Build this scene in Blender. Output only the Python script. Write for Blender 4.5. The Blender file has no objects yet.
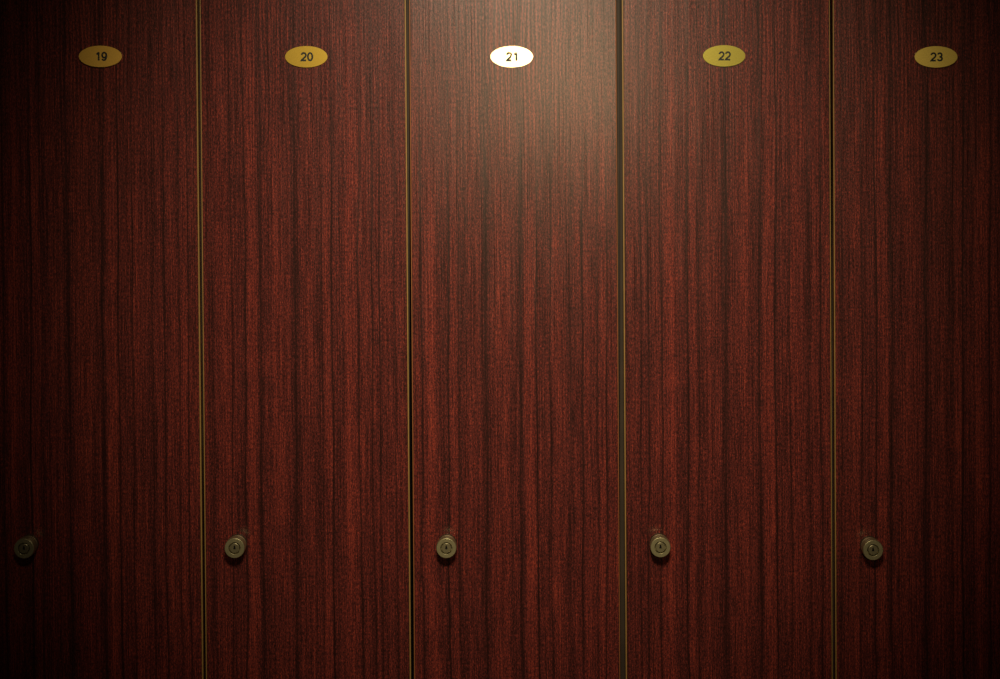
import bpy, bmesh, math
from mathutils import Vector

C = bpy.context.scene.collection
S = 0.00142                      # metres per photo pixel on the door fronts
F = 1528.0                       # focal length in pixels
CAM = Vector((0.0, -F * S, 1.65))
PITCH = math.radians(0.72)
PX, PY = 525.0, 139.0            # principal point (shifted lens)

def at(px, py, y=0.0):
    """point of the plane Y = y seen at a pixel of the photograph"""
    dx, dy, dz = (px - PX) / F, 1.0, -(py - PY) / F
    c, s = math.cos(PITCH), math.sin(PITCH)
    d = Vector((dx, dy * c + dz * s, -dy * s + dz * c))
    t = (y - CAM.y) / d.y
    return CAM + d * t

# ------------------------------------------------------------------ materials
def srgb(r, g, b):
    f = lambda v: (v / 255 / 12.92) if v <= 10.3 else ((v / 255 + .055) / 1.055) ** 2.4
    return (f(r), f(g), f(b), 1)

def new_mat(name):
    m = bpy.data.materials.new(name); m.use_nodes = True
    nt = m.node_tree
    return m, nt, nt.nodes['Principled BSDF']

def nd(nt, kind, **kw):
    n = nt.nodes.new(kind)
    for k, v in kw.items(): setattr(n, k, v)
    return n

def mth(nt, op, a, b=None, c=None, clamp=False):
    n = nd(nt, 'ShaderNodeMath', operation=op, use_clamp=clamp)
    for i, v in enumerate((a, b, c)):
        if v is None: continue
        if isinstance(v, (int, float)): n.inputs[i].default_value = v
        else: nt.links.new(v, n.inputs[i])
    return n.outputs[0]

# brightness of the veneer across the flitch (u in 0.301 mm units), read from the photograph
BAND = [(-260,.5),(-200,.5),(-165,.45),(-125,.6),(-112,.55),(-105,.25),(-98,.5),(-60,.6),(-43,.5),(-35,.2),(-27,.5),(-8,.6),(0,.12),(8,.5),
        (40,.66),(54,.6),(62,.18),(72,.68),(95,.85),(113,1.),(125,.85),(133,.5),(160,.42),(182,.42),(190,.0),(199,.72),(229,.74),(239,.3),(260,.4),
        (277,.42),(287,.7),(310,.52),(338,.55),(352,.25),(366,.05),(380,.22),(396,.58),(440,.66),(469,.78),(480,.45),(518,.42),(528,.16),(541,.14),
        (552,.8),(575,.88),(597,.8),(605,.0),(613,.48),(640,.42),(664,.5),(672,.22),(681,.72),(710,.7),(740,.55),(758,.3),(775,.28),(788,.66),
        (812,.58),(822,.06),(832,.6),(855,.7),(880,.6),(890,.32),(900,.7),(915,.85),(926,.75),(933,.1),(941,.55),(965,.62),(990,.55),(1060,.55)]
U0, U1 = -260.0, 1060.0
# thin dark growth lines: position, half width, strength
LINES = [(-105,6,.5),(-62,3,.2),(-35,5,.7),(0,6,.75),(20,3,.25),(62,6,.75),(148,3,.2),(190,5,.95),(238,6,.55),(255,3,.35),(300,3,.3),(320,3,.3),(352,5,.4),(368,8,.75),
         (410,3,.25),(436,3,.2),(530,9,.65),(605,5,.95),(672,5,.7),(716,3,.2),(765,7,.4),(822,5,.85),(864,3,.35),(892,6,.55),(933,4,.8),(962,3,.25)]

def wood(name, sign, off, zseed, top_soft):
    m, nt, bs = new_mat(name)
    L = nt.links.new
    tc = nd(nt, 'ShaderNodeTexCoord')
    sep = nd(nt, 'ShaderNodeSeparateXYZ'); L(tc.outputs['Object'], sep.inputs[0])
    x, z = sep.outputs[0], mth(nt, 'ADD', mth(nt, 'MULTIPLY', sep.outputs[2], float(sign)), zseed)
    u = mth(nt, 'MULTIPLY_ADD', x, sign * 4.717 / S, off)      # flitch coordinate
    def noise(su, sz, detail=2.0, rough=.5, w=0.0, dims='2D', src=None):
        cx = nd(nt, 'ShaderNodeCombineXYZ')
        L(mth(nt, 'MULTIPLY_ADD', src or u, su, w), cx.inputs[0])
        L(mth(nt, 'MULTIPLY_ADD', z, sz, w * 1.7), cx.inputs[1])
        n = nd(nt, 'ShaderNodeTexNoise', noise_dimensions=dims)
        n.inputs['Scale'].default_value = 1.0
        n.inputs['Detail'].default_value = detail
        n.inputs['Roughness'].default_value = rough
        L(cx.outputs[0], n.inputs['Vector'])
        return n.outputs['Fac']
    # the stripes wander slightly along the board
    wob = mth(nt, 'MULTIPLY', mth(nt, 'SUBTRACT', noise(.0035, 3.2, 2, .5, 3.1), .5), 30.0)
    jit = mth(nt, 'MULTIPLY', mth(nt, 'SUBTRACT', noise(.12, 160., 2, .6, 8.3), .5), 7.0)
    uw = mth(nt, 'ADD', mth(nt, 'ADD', u, wob), jit)
    t = mth(nt, 'DIVIDE', mth(nt, 'SUBTRACT', uw, U0), U1 - U0, clamp=True)
    fc = nd(nt, 'ShaderNodeFloatCurve')
    cv = fc.mapping.curves[0]
    pts = [((a - U0) / (U1 - U0), b) for a, b in BAND]
    cv.points[0].location = pts[0]; cv.points[1].location = pts[-1]
    for p in pts[1:-1]: cv.points.new(*p)
    for p in cv.points: p.handle_type = 'VECTOR'
    fc.mapping.update()
    L(t, fc.inputs['Value'])
    band = fc.outputs[0]
    jl = mth(nt, 'MULTIPLY', mth(nt, 'SUBTRACT', noise(.05, 60., 2, .6, 51.), .5), 5.0)
    ul = mth(nt, 'ADD', mth(nt, 'ADD', u, wob), jl)
    line = None
    for c_, w_, s_ in LINES:                                   # soft-edged line of half width w_
        k = mth(nt, 'MULTIPLY', mth(nt, 'SUBTRACT', 1.0, mth(nt, 'DIVIDE', mth(nt, 'ABSOLUTE', mth(nt, 'SUBTRACT', ul, float(c_))), w_ * 1.1), clamp=True), s_)
        line = k if line is None else mth(nt, 'MAXIMUM', line, k)
    up = nd(nt, 'ShaderNodeMapRange', interpolation_type='SMOOTHSTEP')          # near the top the figure closes up into fine ridges
    up.inputs[1].default_value = .12; up.inputs[2].default_value = .42; up.inputs[4].default_value = top_soft
    L(sep.outputs[2], up.inputs[0])
    keep = mth(nt, 'SUBTRACT', 1.0, up.outputs[0])
    line = mth(nt, 'MULTIPLY', line, keep)
    band = mth(nt, 'MULTIPLY_ADD', mth(nt, 'SUBTRACT', band, .52), keep, .52)
    # ridges bow together towards the middle of the leaf, like the tip of a cathedral figure
    bow = mth(nt, 'MULTIPLY', mth(nt, 'SUBTRACT', u, 500.0), mth(nt, 'MULTIPLY_ADD', sep.outputs[2], -.35, 1.1))
    ph = mth(nt, 'MULTIPLY_ADD', noise(.01, 4.0, 2, .5, 91.), 18.0, mth(nt, 'MULTIPLY', bow, 2 * math.pi / 17.0))
    ridge = mth(nt, 'MULTIPLY', mth(nt, 'SINE', ph), up.outputs[0])
    near = mth(nt, 'SUBTRACT', 1.0, mth(nt, 'DIVIDE', mth(nt, 'ABSOLUTE', mth(nt, 'SUBTRACT', uw, 480.0)), 460.0), clamp=True)
    ridge = mth(nt, 'MULTIPLY', ridge, near)
    wide = noise(.02, 2.5, 2, .5, 17.)                         # slow drift of tone
    fine = noise(.17, 5.0, 3, .6, 5.0)                         # thin long lines
    cath = noise(.075, 9.0, 1, .5, 11.)
    hair = noise(.26, 28.0, 2, .5, 63.)
    fleck = noise(.20, 210.0, 2, .6, 29.)                     # short fibres and pores
    grit = noise(.34, 420.0, 1, .5, 41.)
    v = mth(nt, 'MULTIPLY_ADD', band, .42, .17)
    for n_, a in ((wide, .25), (fine, .8), (hair, .9), (fleck, 1.3), (grit, 1.1), (cath, .3)):
        v = mth(nt, 'MULTIPLY_ADD', mth(nt, 'SUBTRACT', n_, .5), a, v)
    v = mth(nt, 'MULTIPLY_ADD', ridge, .44, v)
    cr = nd(nt, 'ShaderNodeValToRGB')
    e = cr.color_ramp.elements
    e[0].position = .0; e[0].color = srgb(44, 21, 18)
    e[1].position = 1.; e[1].color = srgb(150, 61, 45)
    for p, c in ((.25, (65, 29, 28)), (.5, (90, 37, 33)), (.75, (118, 46, 38))):
        q = e.new(p); q.color = srgb(*c)
    L(mth(nt, 'ADD', v, 0.0, clamp=True), cr.inputs[0])
    ml = nd(nt, 'ShaderNodeMix', data_type='RGBA'); L(line, ml.inputs[0]); L(cr.outputs[0], ml.inputs[6]); ml.inputs[7].default_value = srgb(34, 17, 15)
    # open pores: small dark dashes
    pore = noise(.20, 110.0, 1, .5, 77.)
    pf = nd(nt, 'ShaderNodeMapRange'); pf.inputs[1].default_value = .66; pf.inputs[2].default_value = .78
    L(pore, pf.inputs[0])
    mx = nd(nt, 'ShaderNodeMix', data_type='RGBA')
    L(mth(nt, 'MULTIPLY', pf.outputs[0], .7), mx.inputs[0]); L(ml.outputs[2], mx.inputs[6]); mx.inputs[7].default_value = srgb(34, 15, 13)
    L(mx.outputs[2], bs.inputs['Base Color'])
    # ridges of the pressed grain break the gloss up into vertical lines
    h = mth(nt, 'ADD', mth(nt, 'MULTIPLY', fine, 1.0), mth(nt, 'MULTIPLY', fleck, .35))
    bp = nd(nt, 'ShaderNodeBump'); bp.inputs['Strength'].default_value = .13; bp.inputs['Distance'].default_value = .0006
    L(h, bp.inputs['Height']); L(bp.outputs[0], bs.inputs['Normal'])
    rr = mth(nt, 'MULTIPLY_ADD', fine, .10, WOOD_ROUGH - .05)
    L(rr, bs.inputs['Roughness'])
    L(mth(nt, 'MULTIPLY_ADD', mth(nt, 'ADD', fine, fleck), WOOD_SPEC * .9, WOOD_SPEC * .1), bs.inputs['Specular IOR Level'])
    return m
WOOD_ROUGH = .29
WOOD_SPEC = .42

def metal(name, col, rough, metallic=1.0, aniso=0.0, mottled=.0, scale=(60, 60, 60)):
    m, nt, bs = new_mat(name)
    bs.inputs['Metallic'].default_value = metallic
    bs.inputs['Roughness'].default_value = rough
    tc = nd(nt, 'ShaderNodeTexCoord'); mp = nd(nt, 'ShaderNodeMapping'); mp.inputs['Scale'].default_value = scale
    n = nd(nt, 'ShaderNodeTexNoise'); n.inputs['Scale'].default_value = 1; n.inputs['Detail'].default_value = 3
    nt.links.new(tc.outputs['Object'], mp.inputs[0]); nt.links.new(mp.outputs[0], n.inputs['Vector'])
    cr = nd(nt, 'ShaderNodeValToRGB'); e = cr.color_ramp.elements
    e[0].position = .3; e[1].position = .7
    e[0].color = tuple(c * (1 - mottled) for c in col[:3]) + (1,)
    e[1].color = tuple(min(1, c * (1 + mottled)) for c in col[:3]) + (1,)
    nt.links.new(n.outputs['Fac'], cr.inputs[0]); nt.links.new(cr.outputs[0], bs.inputs['Base Color'])
    return m

def plain(name, col, rough=.6, spec=.3, var=.12, scale=40):
    m = metal(name, col, rough, 0.0, 0, var, (scale,) * 3)
    m.node_tree.nodes['Principled BSDF'].inputs['Specular IOR Level'].default_value = spec
    return m

PLATE = metal('brass_with_glare', (.80, .68, .42, 1), .25, 1.0, 0, .05, (900, 900, 900))  # same brass as the other plates, colour paled to carry the glare
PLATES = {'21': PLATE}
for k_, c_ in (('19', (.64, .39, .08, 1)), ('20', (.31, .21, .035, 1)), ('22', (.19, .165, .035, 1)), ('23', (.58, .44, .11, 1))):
    PLATES[k_] = metal('brass_out_of_glare', c_, .36, 1.0, 0, .09, (700, 700, 700))  # plates outside the glare: their dimmer light is put into each base colour
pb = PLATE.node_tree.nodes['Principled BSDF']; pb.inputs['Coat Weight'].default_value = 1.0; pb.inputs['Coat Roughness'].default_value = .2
COLLAR = metal('bronze_reflected_wood', (.13, .09, .055, 1), .5, .8, 0, .1, (300, 300, 300))  # brown reflection of the wood is painted into the collar colour
BRONZE = metal('aged_brass', (.44, .39, .22, 1), .43, .85, 0, .08, (300, 300, 300))
CORE = metal('aged_brass_core', (.46, .40, .23, 1), .38, .9, 0, .12, (700, 700, 700))
INK = plain('black_print', (.010, .014, .012, 1), .5, .2)
HOLE = plain('keyhole_black', (.004, .004, .004, 1), .8, .1)
BAND_Y = plain('yellow_edge_band', (.29, .17, .048, 1), .5, .4, .1, 90)
BAND_O = plain('orange_edge_band', (.28, .10, .03, 1), .5, .4, .1, 90)
CARC = plain('dark_brown_carcass', (.032, .021, .013, 1), .65, .3, .15, 25)
FLOOR = plain('grey_floor', (.10, .085, .07, 1), .5, .3, .1, 6)
PAINT = plain('warm_paint', (.30, .26, .20, 1), .8, .2, .05, 3)

# ------------------------------------------------------------------ meshes
def link(name, bm, mats, parent=None, smooth=False, ang=35):
    me = bpy.data.meshes.new(name); bmesh.ops.recalc_face_normals(bm, faces=bm.faces[:])
    bm.to_mesh(me); bm.free()
    for m in (mats if isinstance(mats, (list, tuple)) else [mats]): me.materials.append(m)
    if smooth:
        for p in me.polygons: p.use_smooth = True
        me.set_sharp_from_angle(angle=math.radians(ang))
    o = bpy.data.objects.new(name, me); C.objects.link(o)
    if parent: o.parent = parent
    return o

def box(bm, x0, x1, y0, y1, z0, z1, bevel=0):
    r = bmesh.ops.create_cube(bm, size=1)
    for v in r['verts']:
        v.co = Vector(((x0 + x1) / 2 + v.co.x * (x1 - x0), (y0 + y1) / 2 + v.co.y * (y1 - y0), (z0 + z1) / 2 + v.co.z * (z1 - z0)))
    if bevel:
        es = list({e for v in r['verts'] for e in v.link_edges})
        bmesh.ops.bevel(bm, geom=es, offset=bevel, segments=2, affect='EDGES', profile=.5)

def lathe(bm, prof, n=64, sx=1.0, sz=1.0):
    """prof: (radius, y) pairs, revolved about the Y axis"""
    rings = []
    for r, y in prof:
        if r <= 1e-7: rings.append([bm.verts.new((0, y, 0))])
        else: rings.append([bm.verts.new((r * sx * math.cos(2 * math.pi * k / n), y, r * sz * math.sin(2 * math.pi * k / n))) for k in range(n)])
    for a, b in zip(rings, rings[1:]):
        for k in range(n):
            q = (k + 1) % n
            if len(a) == 1: bm.faces.new((a[0], b[k], b[q]))
            elif len(b) == 1: bm.faces.new((a[k], a[q], b[0]))
            else: bm.faces.new((a[k], a[q], b[q], b[k]))

# sans-serif numerals as centre lines in a 1 x 1.44 cell (height 1.44)
def arc(cx, cy, rx, ry, a0, a1, n=14):
    return [(cx + rx * math.cos(math.radians(a0 + (a1 - a0) * k / n)), cy + ry * math.sin(math.radians(a0 + (a1 - a0) * k / n))) for k in range(n + 1)]
GLYPH = {
    '0': [arc(.5, .72, .385, .645, 90, 450, 36)],
    '1': [[(.20, 1.06), (.38, 1.18), (.50, 1.30), (.58, 1.44)], [(.58, 1.44), (.58, 0)]],
    '2': [arc(.49, .985, .375, .38, 172, -18, 16) + [(.72, .66), (.42, .40), (.20, .20), (.12, .075), (.12, .075), (.90, .075)]],
    '3': [arc(.48, 1.035, .33, .33, 165, -80, 16), [(.40, .745), (.54, .735)], arc(.48, .40, .375, .33, 92, -168, 18)],
    '9': [arc(.49, .93, .36, .435, 0, 360, 30), arc(.44, .72, .42, .65, 12, -90, 14) + arc(.43, .40, .30, .33, -95, -160, 6)],
}
def ribbon(bm, pts, w, y0, y1):
    P = []
    for p in pts:
        p = Vector(p)
        if not P or (p - P[-1]).length > 1e-6: P.append(p)
    closed = (P[0] - P[-1]).length < 1e-4
    if closed: P.pop()
    n = len(P); rows = []
    for i, p in enumerate(P):
        a = P[i - 1] if (i or closed) else None
        b = P[(i + 1) % n] if (i < n - 1 or closed) else None
        d0 = (p - a).normalized() if a is not None else None
        d1 = (b - p).normalized() if b is not None else None
        if d0 is None: d0 = d1
        if d1 is None: d1 = d0
        t = (d0 + d1).normalized(); nn = Vector((-t.y, t.x))
        k = w / 2 / max(.45, nn.dot(Vector((-d1.y, d1.x))))
        q = [p + nn * k, p - nn * k]
        rows.append([bm.verts.new((c.x, y, c.y)) for y in (y0, y1) for c in q])
    m = n if closed else n - 1
    for i in range(m):
        a, b = rows[i], rows[(i + 1) % n]
        for j, k in ((0, 1), (1, 3), (3, 2), (2, 0)):
            bm.faces.new((a[j], b[j], b[k], a[k]))
    if not closed:
        for r in (rows[0], rows[-1]): bm.faces.new((r[0], r[1], r[3], r[2]))

def numeral_mesh(text, h=8.3 * S, y=-.0018):
    bm = bmesh.new(); k = h / 1.44; adv = 1.10
    for i, ch in enumerate(text):
        ox = (i - len(text) / 2) * adv + (adv - 1) / 2 + .11 + (.07 if ch == '1' else 0)
        for j, st in enumerate(GLYPH[ch]):
            ribbon(bm, [((a + ox) * k, (b - .72) * k) for a, b in st], (.30 if text != '21' else .34) * k, y - .00002 * j, y + .0006)
    return bm

def plate_mesh():
    bm = bmesh.new()
    a, b, t = 21.2 * S, 10.7 * S, .0016
    n = 96; prof = [(1.0, 0), (1.0, -t * .95), (.997, -t), (.5, -t), (0, -t)]
    lathe(bm, [(r, y) for r, y in prof] + [], n, a, b)
    return bm

LR = 10.1 * S          # head radius of the lock
LP = .0250             # how far the head stands proud of the door
def lock_mesh():
    bm = bmesh.new(); R = LR
    prof = [(R * .80, -.0060), (R * .80, -.0100), (R * .93, -.0106), (R * .985, -.0120), (R, -.0140), (R, -LP + .0020), (R * .985, -LP + .0007), (R * .955, -LP + .0001), (R * .94, -LP),
            (R * .60, -LP), (R * .59, -LP + .0001), (R * .59, -LP + .0075), (0, -LP + .0076)]
    lathe(bm, prof, 72)
    return bm

def collar_mesh():
    bm = bmesh.new(); R = LR
    lathe(bm, [(R * .95, 0), (R * .95, -.0048), (R * .92, -.0056), (R * .86, -.0060), (0, -.0062)], 64)
    return bm
def keyhole_r(a):
    """outline of the keyhole: a narrow slot standing on a wider foot"""
    w, up, dn = .0014, .0042, .0017
    c, s = math.cos(a), math.sin(a)
    if s >= 0: return 1 / math.sqrt((c / w) ** 2 + (s / up) ** 2) if abs(c) > 1e-6 else up
    return 1 / math.sqrt((c / (w * 1.35)) ** 2 + (s / dn) ** 2)
def core_mesh():
    bm = bmesh.new(); n = 48; R = LR * .48; y = -LP + .0002
    def ring(f, yy): return [bm.verts.new((f(2 * math.pi * k / n) * math.cos(2 * math.pi * k / n), yy, f(2 * math.pi * k / n) * math.sin(2 * math.pi * k / n) )) for k in range(n)]
    rs = [ring(lambda a: R, -LP + .0075), ring(lambda a: R, y + .0003), ring(lambda a: R * .94, y), ring(keyhole_r, y), ring(keyhole_r, y + .0030)]
    for a, b in zip(rs, rs[1:]):
        for k in range(n): bm.faces.new((a[k], a[(k + 1) % n], b[(k + 1) % n], b[k]))
    return bm
def keyhole_mesh():
    bm = bmesh.new(); n = 48
    f = [[bm.verts.new((keyhole_r(2 * math.pi * k / n) * .98 * math.cos(2 * math.pi * k / n), yy, keyhole_r(2 * math.pi * k / n) * .98 * math.sin(2 * math.pi * k / n))) for k in range(n)] for yy in (-LP + .0008, -LP + .0032)]
    bm.faces.new(f[0]); bm.faces.new(f[1][::-1])
    for k in range(n): bm.faces.new((f[0][k], f[0][(k + 1) % n], f[1][(k + 1) % n], f[1][k]))
    return bm

def tag(o, label, cat, group=None):
    o['label'] = label; o['category'] = cat
    if group: o['group'] = group

# ------------------------------------------------------------------ the row of lockers
TILT = -.0067                         # the doors hang a little out of plumb
TOP, BOT = 2.02, .07
DT = .018
def strip_part(name, x0, x1, z0, z1, mat, parent, y0=0, y1=DT, bevel=.0004):
    bm = bmesh.new(); box(bm, x0, x1, y0, y1, z0, z1, bevel); return link(name, bm, mat, parent)

#        number, left edge, right edge (photo px at y=335), flitch sign, flitch offset at the door's middle, plate centre, lock base centre
DOORS = [('18', -221.0, -14.0, -1, None, None, (-182, 544.0)),
         ('19', -11.0, 200.0, 1, lambda p: p * 4.717 + 45, (101.1, 56.5), (29.6, 543.8)),
         ('20', 202.0, 408.6, -1, lambda p: 825 - (p - 198) * 4.717, (306.5, 56.8), (237.8, 543.4)),
         ('21', 411.6, 618.1, 1, lambda p: (p - 408) * 4.717, (511.7, 56.7), (447.2, 543.4)),
         ('22', 623.6, 831.9, 1, lambda p: (p - 620) * 4.717 - 130, (723.9, 56.0), (659.0, 542.6)),
         ('23', 834.3, 1043.5, -1, lambda p: 1017 - (p - 788) * 4.717, (935.5, 57.0), (869.2, 545.4)),
         ('24', 1046.5, 1255.0, 1, None, None, (1082, 544.0))]
DOORS = [d for d in DOORS if d[4]]
LABEL = {
    '19': 'reddish brown wooden locker with oval brass plate reading 19, at the dark left edge',
    '20': 'reddish brown wooden locker with oval brass plate reading 20, between lockers 19 and 21',
    '21': 'reddish brown wooden locker with glaring white oval plate reading 21, lit brightest at its top',
    '22': 'reddish brown wooden locker with oval brass plate reading 22, right of the wide brown gap',
    '23': 'reddish brown wooden locker with oval brass plate reading 23, at the dark right edge',
}
# small out-of-true angles of the doors and plates (degrees: about X = leaning back, about Z = turned)
DOOR_ROT = {'19': (0, 0), '20': (0, -1.6), '21': (0, 0), '22': (0, 1.6), '23': (0, 0)}
PLATE_ROT = {'19': (-2.0, 3.5), '20': (-1.5, 0), '21': (0, .5), '22': (-2.5, .5), '23': (-1.5, -2.5)}
zc = (TOP + BOT) / 2; hz = (TOP - BOT) / 2
bounds = []
for i, (num, l, r, sg, offf, pl, lk) in enumerate(DOORS):
    bl = (l if i == 0 else (l + DOORS[i - 1][2]) / 2)
    br = (r if i == len(DOORS) - 1 else (r + DOORS[i + 1][1]) / 2)
    bounds.append((bl, br))
GAPIN = {3: .0004}                     # carcasses 21 and 22 stand tight together, the others with a dark joint
plate_me = lock_me = core_me = hole_me = None
for i, (num, l, r, sg, offf, pl, lk) in enumerate(DOORS):
    xl, xr = at(l, 335).x, at(r, 335).x
    xm = (xl + xr) / 2; w = xr - xl
    root = bpy.data.objects.new('locker', None); C.objects.link(root); root.location = (xm, 0, 0)
    root.empty_display_size = .1
    tag(root, LABEL[num], 'locker', 'row of numbered wooden lockers')
    # carcass (its front edges show at the bottom of the gaps)
    bx0, bx1 = at(bounds[i][0], 335).x - xm + GAPIN.get(i, .0027), at(bounds[i][1], 335).x - xm - GAPIN.get(i + 1, .0027)
    bm = bmesh.new(); yb = DT + .006
    for a, b in ((bx0, bx0 + .018), (bx1 - .018, bx1)): box(bm, a, b, yb, .50, 0, 2.06)
    box(bm, bx0 + .018, bx1 - .018, yb, .50, 2.04, 2.06)
    box(bm, bx0 + .018, bx1 - .018, yb, .50, .05, .07)
    box(bm, bx0 + .018, bx1 - .018, .03, .045, 0, .05)
    box(bm, bx0 + .018, bx1 - .018, .488, .50, .07, 2.04)
    link('carcass', bm, CARC, root)
    # door: veneered leaf between two yellow edge bands
    z335 = at(l, 335).z
    rx, rz = DOOR_ROT[num]
    from mathutils import Matrix, Euler
    M = Matrix.Translation((0, 0, z335)) @ Euler((math.radians(rx), TILT * -1 * -1, math.radians(rz))).to_matrix().to_4x4()
    bwL, bwR = 1.0 * S, 1.25 * S
    bmat = BAND_O if num == '21' else BAND_Y
    if num == '21': bwL, bwR = .9 * S, .7 * S
    if num == '22': bwL, bwR = 1.2 * S, .8 * S
    z0, z1 = BOT - z335, TOP - z335
    bm = bmesh.new(); box(bm, -w / 2 + bwL, w / 2 - bwR, 0, DT, z0, z1, .0003)
    W = wood('mahogany_veneer', sg, offf((l + r) / 2), i * 3.37, .75 if num == '21' else .42)
    door = link('door', bm, W, root); door.matrix_local = M
    for a, b in ((-w / 2, -w / 2 + bwL), (w / 2 - bwR, w / 2)):
        strip_part('edge_band', a, b, z0, z1, bmat, door, .0002, .0045)['label'] = 'thin orange edge band' if num == '21' else 'thin yellow edge band'
    Mi = M.inverted()
    def local(px, py):
        """photo pixel -> point of this door's front plane, in the locker's frame (kept on the tilted leaf)"""
        o = CAM - Vector((xm, 0, 0)); p = at(px, py) - Vector((xm, 0, 0))
        o2, p2 = Mi @ o, Mi @ p
        d = p2 - o2; q = o2 + d * (-o2.y / d.y)
        return M @ q
    # number plate
    if plate_me is None:
        plate = link('number_plate', plate_mesh(), PLATE, root, True, 12); plate_me = plate.data
    else:
        plate = bpy.data.objects.new('number_plate', plate_me); C.objects.link(plate); plate.parent = root
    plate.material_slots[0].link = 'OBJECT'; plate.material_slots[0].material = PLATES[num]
    tx, tz = PLATE_ROT[num]
    plate.location = local(*pl) + Vector((0, -abs(math.sin(math.radians(tx))) * 10.7 * S - abs(math.sin(math.radians(tz))) * 21 * S, 0))
    plate.rotation_euler = (math.radians(tx), 0, math.radians(tz))
    dg = link('numeral', numeral_mesh(num), INK, plate); dg['label'] = 'black number %s' % num
    # cylinder lock
    if lock_me is None:
        lock = link('lock', lock_mesh(), BRONZE, root, True, 7); lock_me = lock.data
        col = link('lock_collar', collar_mesh(), COLLAR, lock, True); col_me = col.data
        core = link('lock_core', core_mesh(), CORE, lock, True, 7); core_me = core.data
        hole = link('keyhole', keyhole_mesh(), HOLE, lock); hole_me = hole.data
    else:
        lock = bpy.data.objects.new('lock', lock_me); C.objects.link(lock); lock.parent = root
        col = bpy.data.objects.new('lock_collar', col_me); C.objects.link(col); col.parent = lock
        core = bpy.data.objects.new('lock_core', core_me); C.objects.link(core); core.parent = lock
        hole = bpy.data.objects.new('keyhole', hole_me); C.objects.link(hole); hole.parent = lock
    lock.location = local(*lk)

# ------------------------------------------------------------------ the corridor in front of the lockers
def setting(name, x0, x1, y0, y1, z0, z1, mat):
    bm = bmesh.new(); box(bm, x0, x1, y0, y1, z0, z1); o = link(name, bm, mat); o['kind'] = 'structure'; return o
setting('floor', -2.6, 2.6, -3.3, .62, -.1, 0, FLOOR)
setting('ceiling', -2.6, 2.6, -3.3, .62, 2.7, 2.8, PAINT)
setting('wall_back', -2.6, 2.6, .51, .62, 0, 2.7, PAINT)
setting('wall_left', -2.6, at(DOORS[0][1], 335).x - .012, .002, .50, 0, 2.7, PAINT)
setting('wall_right', at(DOORS[-1][2], 335).x + .012, 2.6, .002, .50, 0, 2.7, PAINT)
setting('wall_front', -2.6, 2.6, -3.4, -3.3, 0, 2.7, PAINT)

# ------------------------------------------------------------------ light
def spot(name, loc, aim, power, size, blend, radius, col):
    d = bpy.data.lights.new(name, 'SPOT'); d.energy = power; d.spot_size = math.radians(size); d.spot_blend = blend
    d.shadow_soft_size = radius; d.color = col
    o = bpy.data.objects.new(name, d); C.objects.link(o); o.location = loc
    o.rotation_euler = (Vector(aim) - Vector(loc)).to_track_quat('-Z', 'Y').to_euler()
    return o
lx = at(520, 300).x
spot('ceiling_spotlight', (lx, -1.75, 2.42), at(520, 262), 172, 43, 1.0, .16, (1.0, .84, .58))
spot('lamp_beside_camera', (.155, -2.75, 1.80), at(545, 200), 35, 40, 1.0, .06, (1.0, .78, .42))
w = bpy.data.worlds.new('world'); bpy.context.scene.world = w; w.use_nodes = True
w.node_tree.nodes['Background'].inputs[0].default_value = (.8, .9, 1, 1)
w.node_tree.nodes['Background'].inputs[1].default_value = .01

# ------------------------------------------------------------------ camera
cd = bpy.data.cameras.new('camera'); cam = bpy.data.objects.new('camera', cd); C.objects.link(cam)
cam.location = CAM; cam.rotation_euler = (math.pi / 2 - PITCH, 0, 0)
cd.sensor_width = 36; cd.sensor_fit = 'HORIZONTAL'; cd.lens = F / 1000 * 36
cd.shift_x = (500 - PX) / 1000
cd.shift_y = (PY - 339.5) / 1000
cd.clip_start = .05
sc = bpy.context.scene; sc.camera = cam
sc.view_settings.view_transform = 'Standard'; sc.view_settings.look = 'None'
sc.view_settings.gamma = 1; sc.view_settings.use_curve_mapping = False; sc.view_settings.exposure = 0
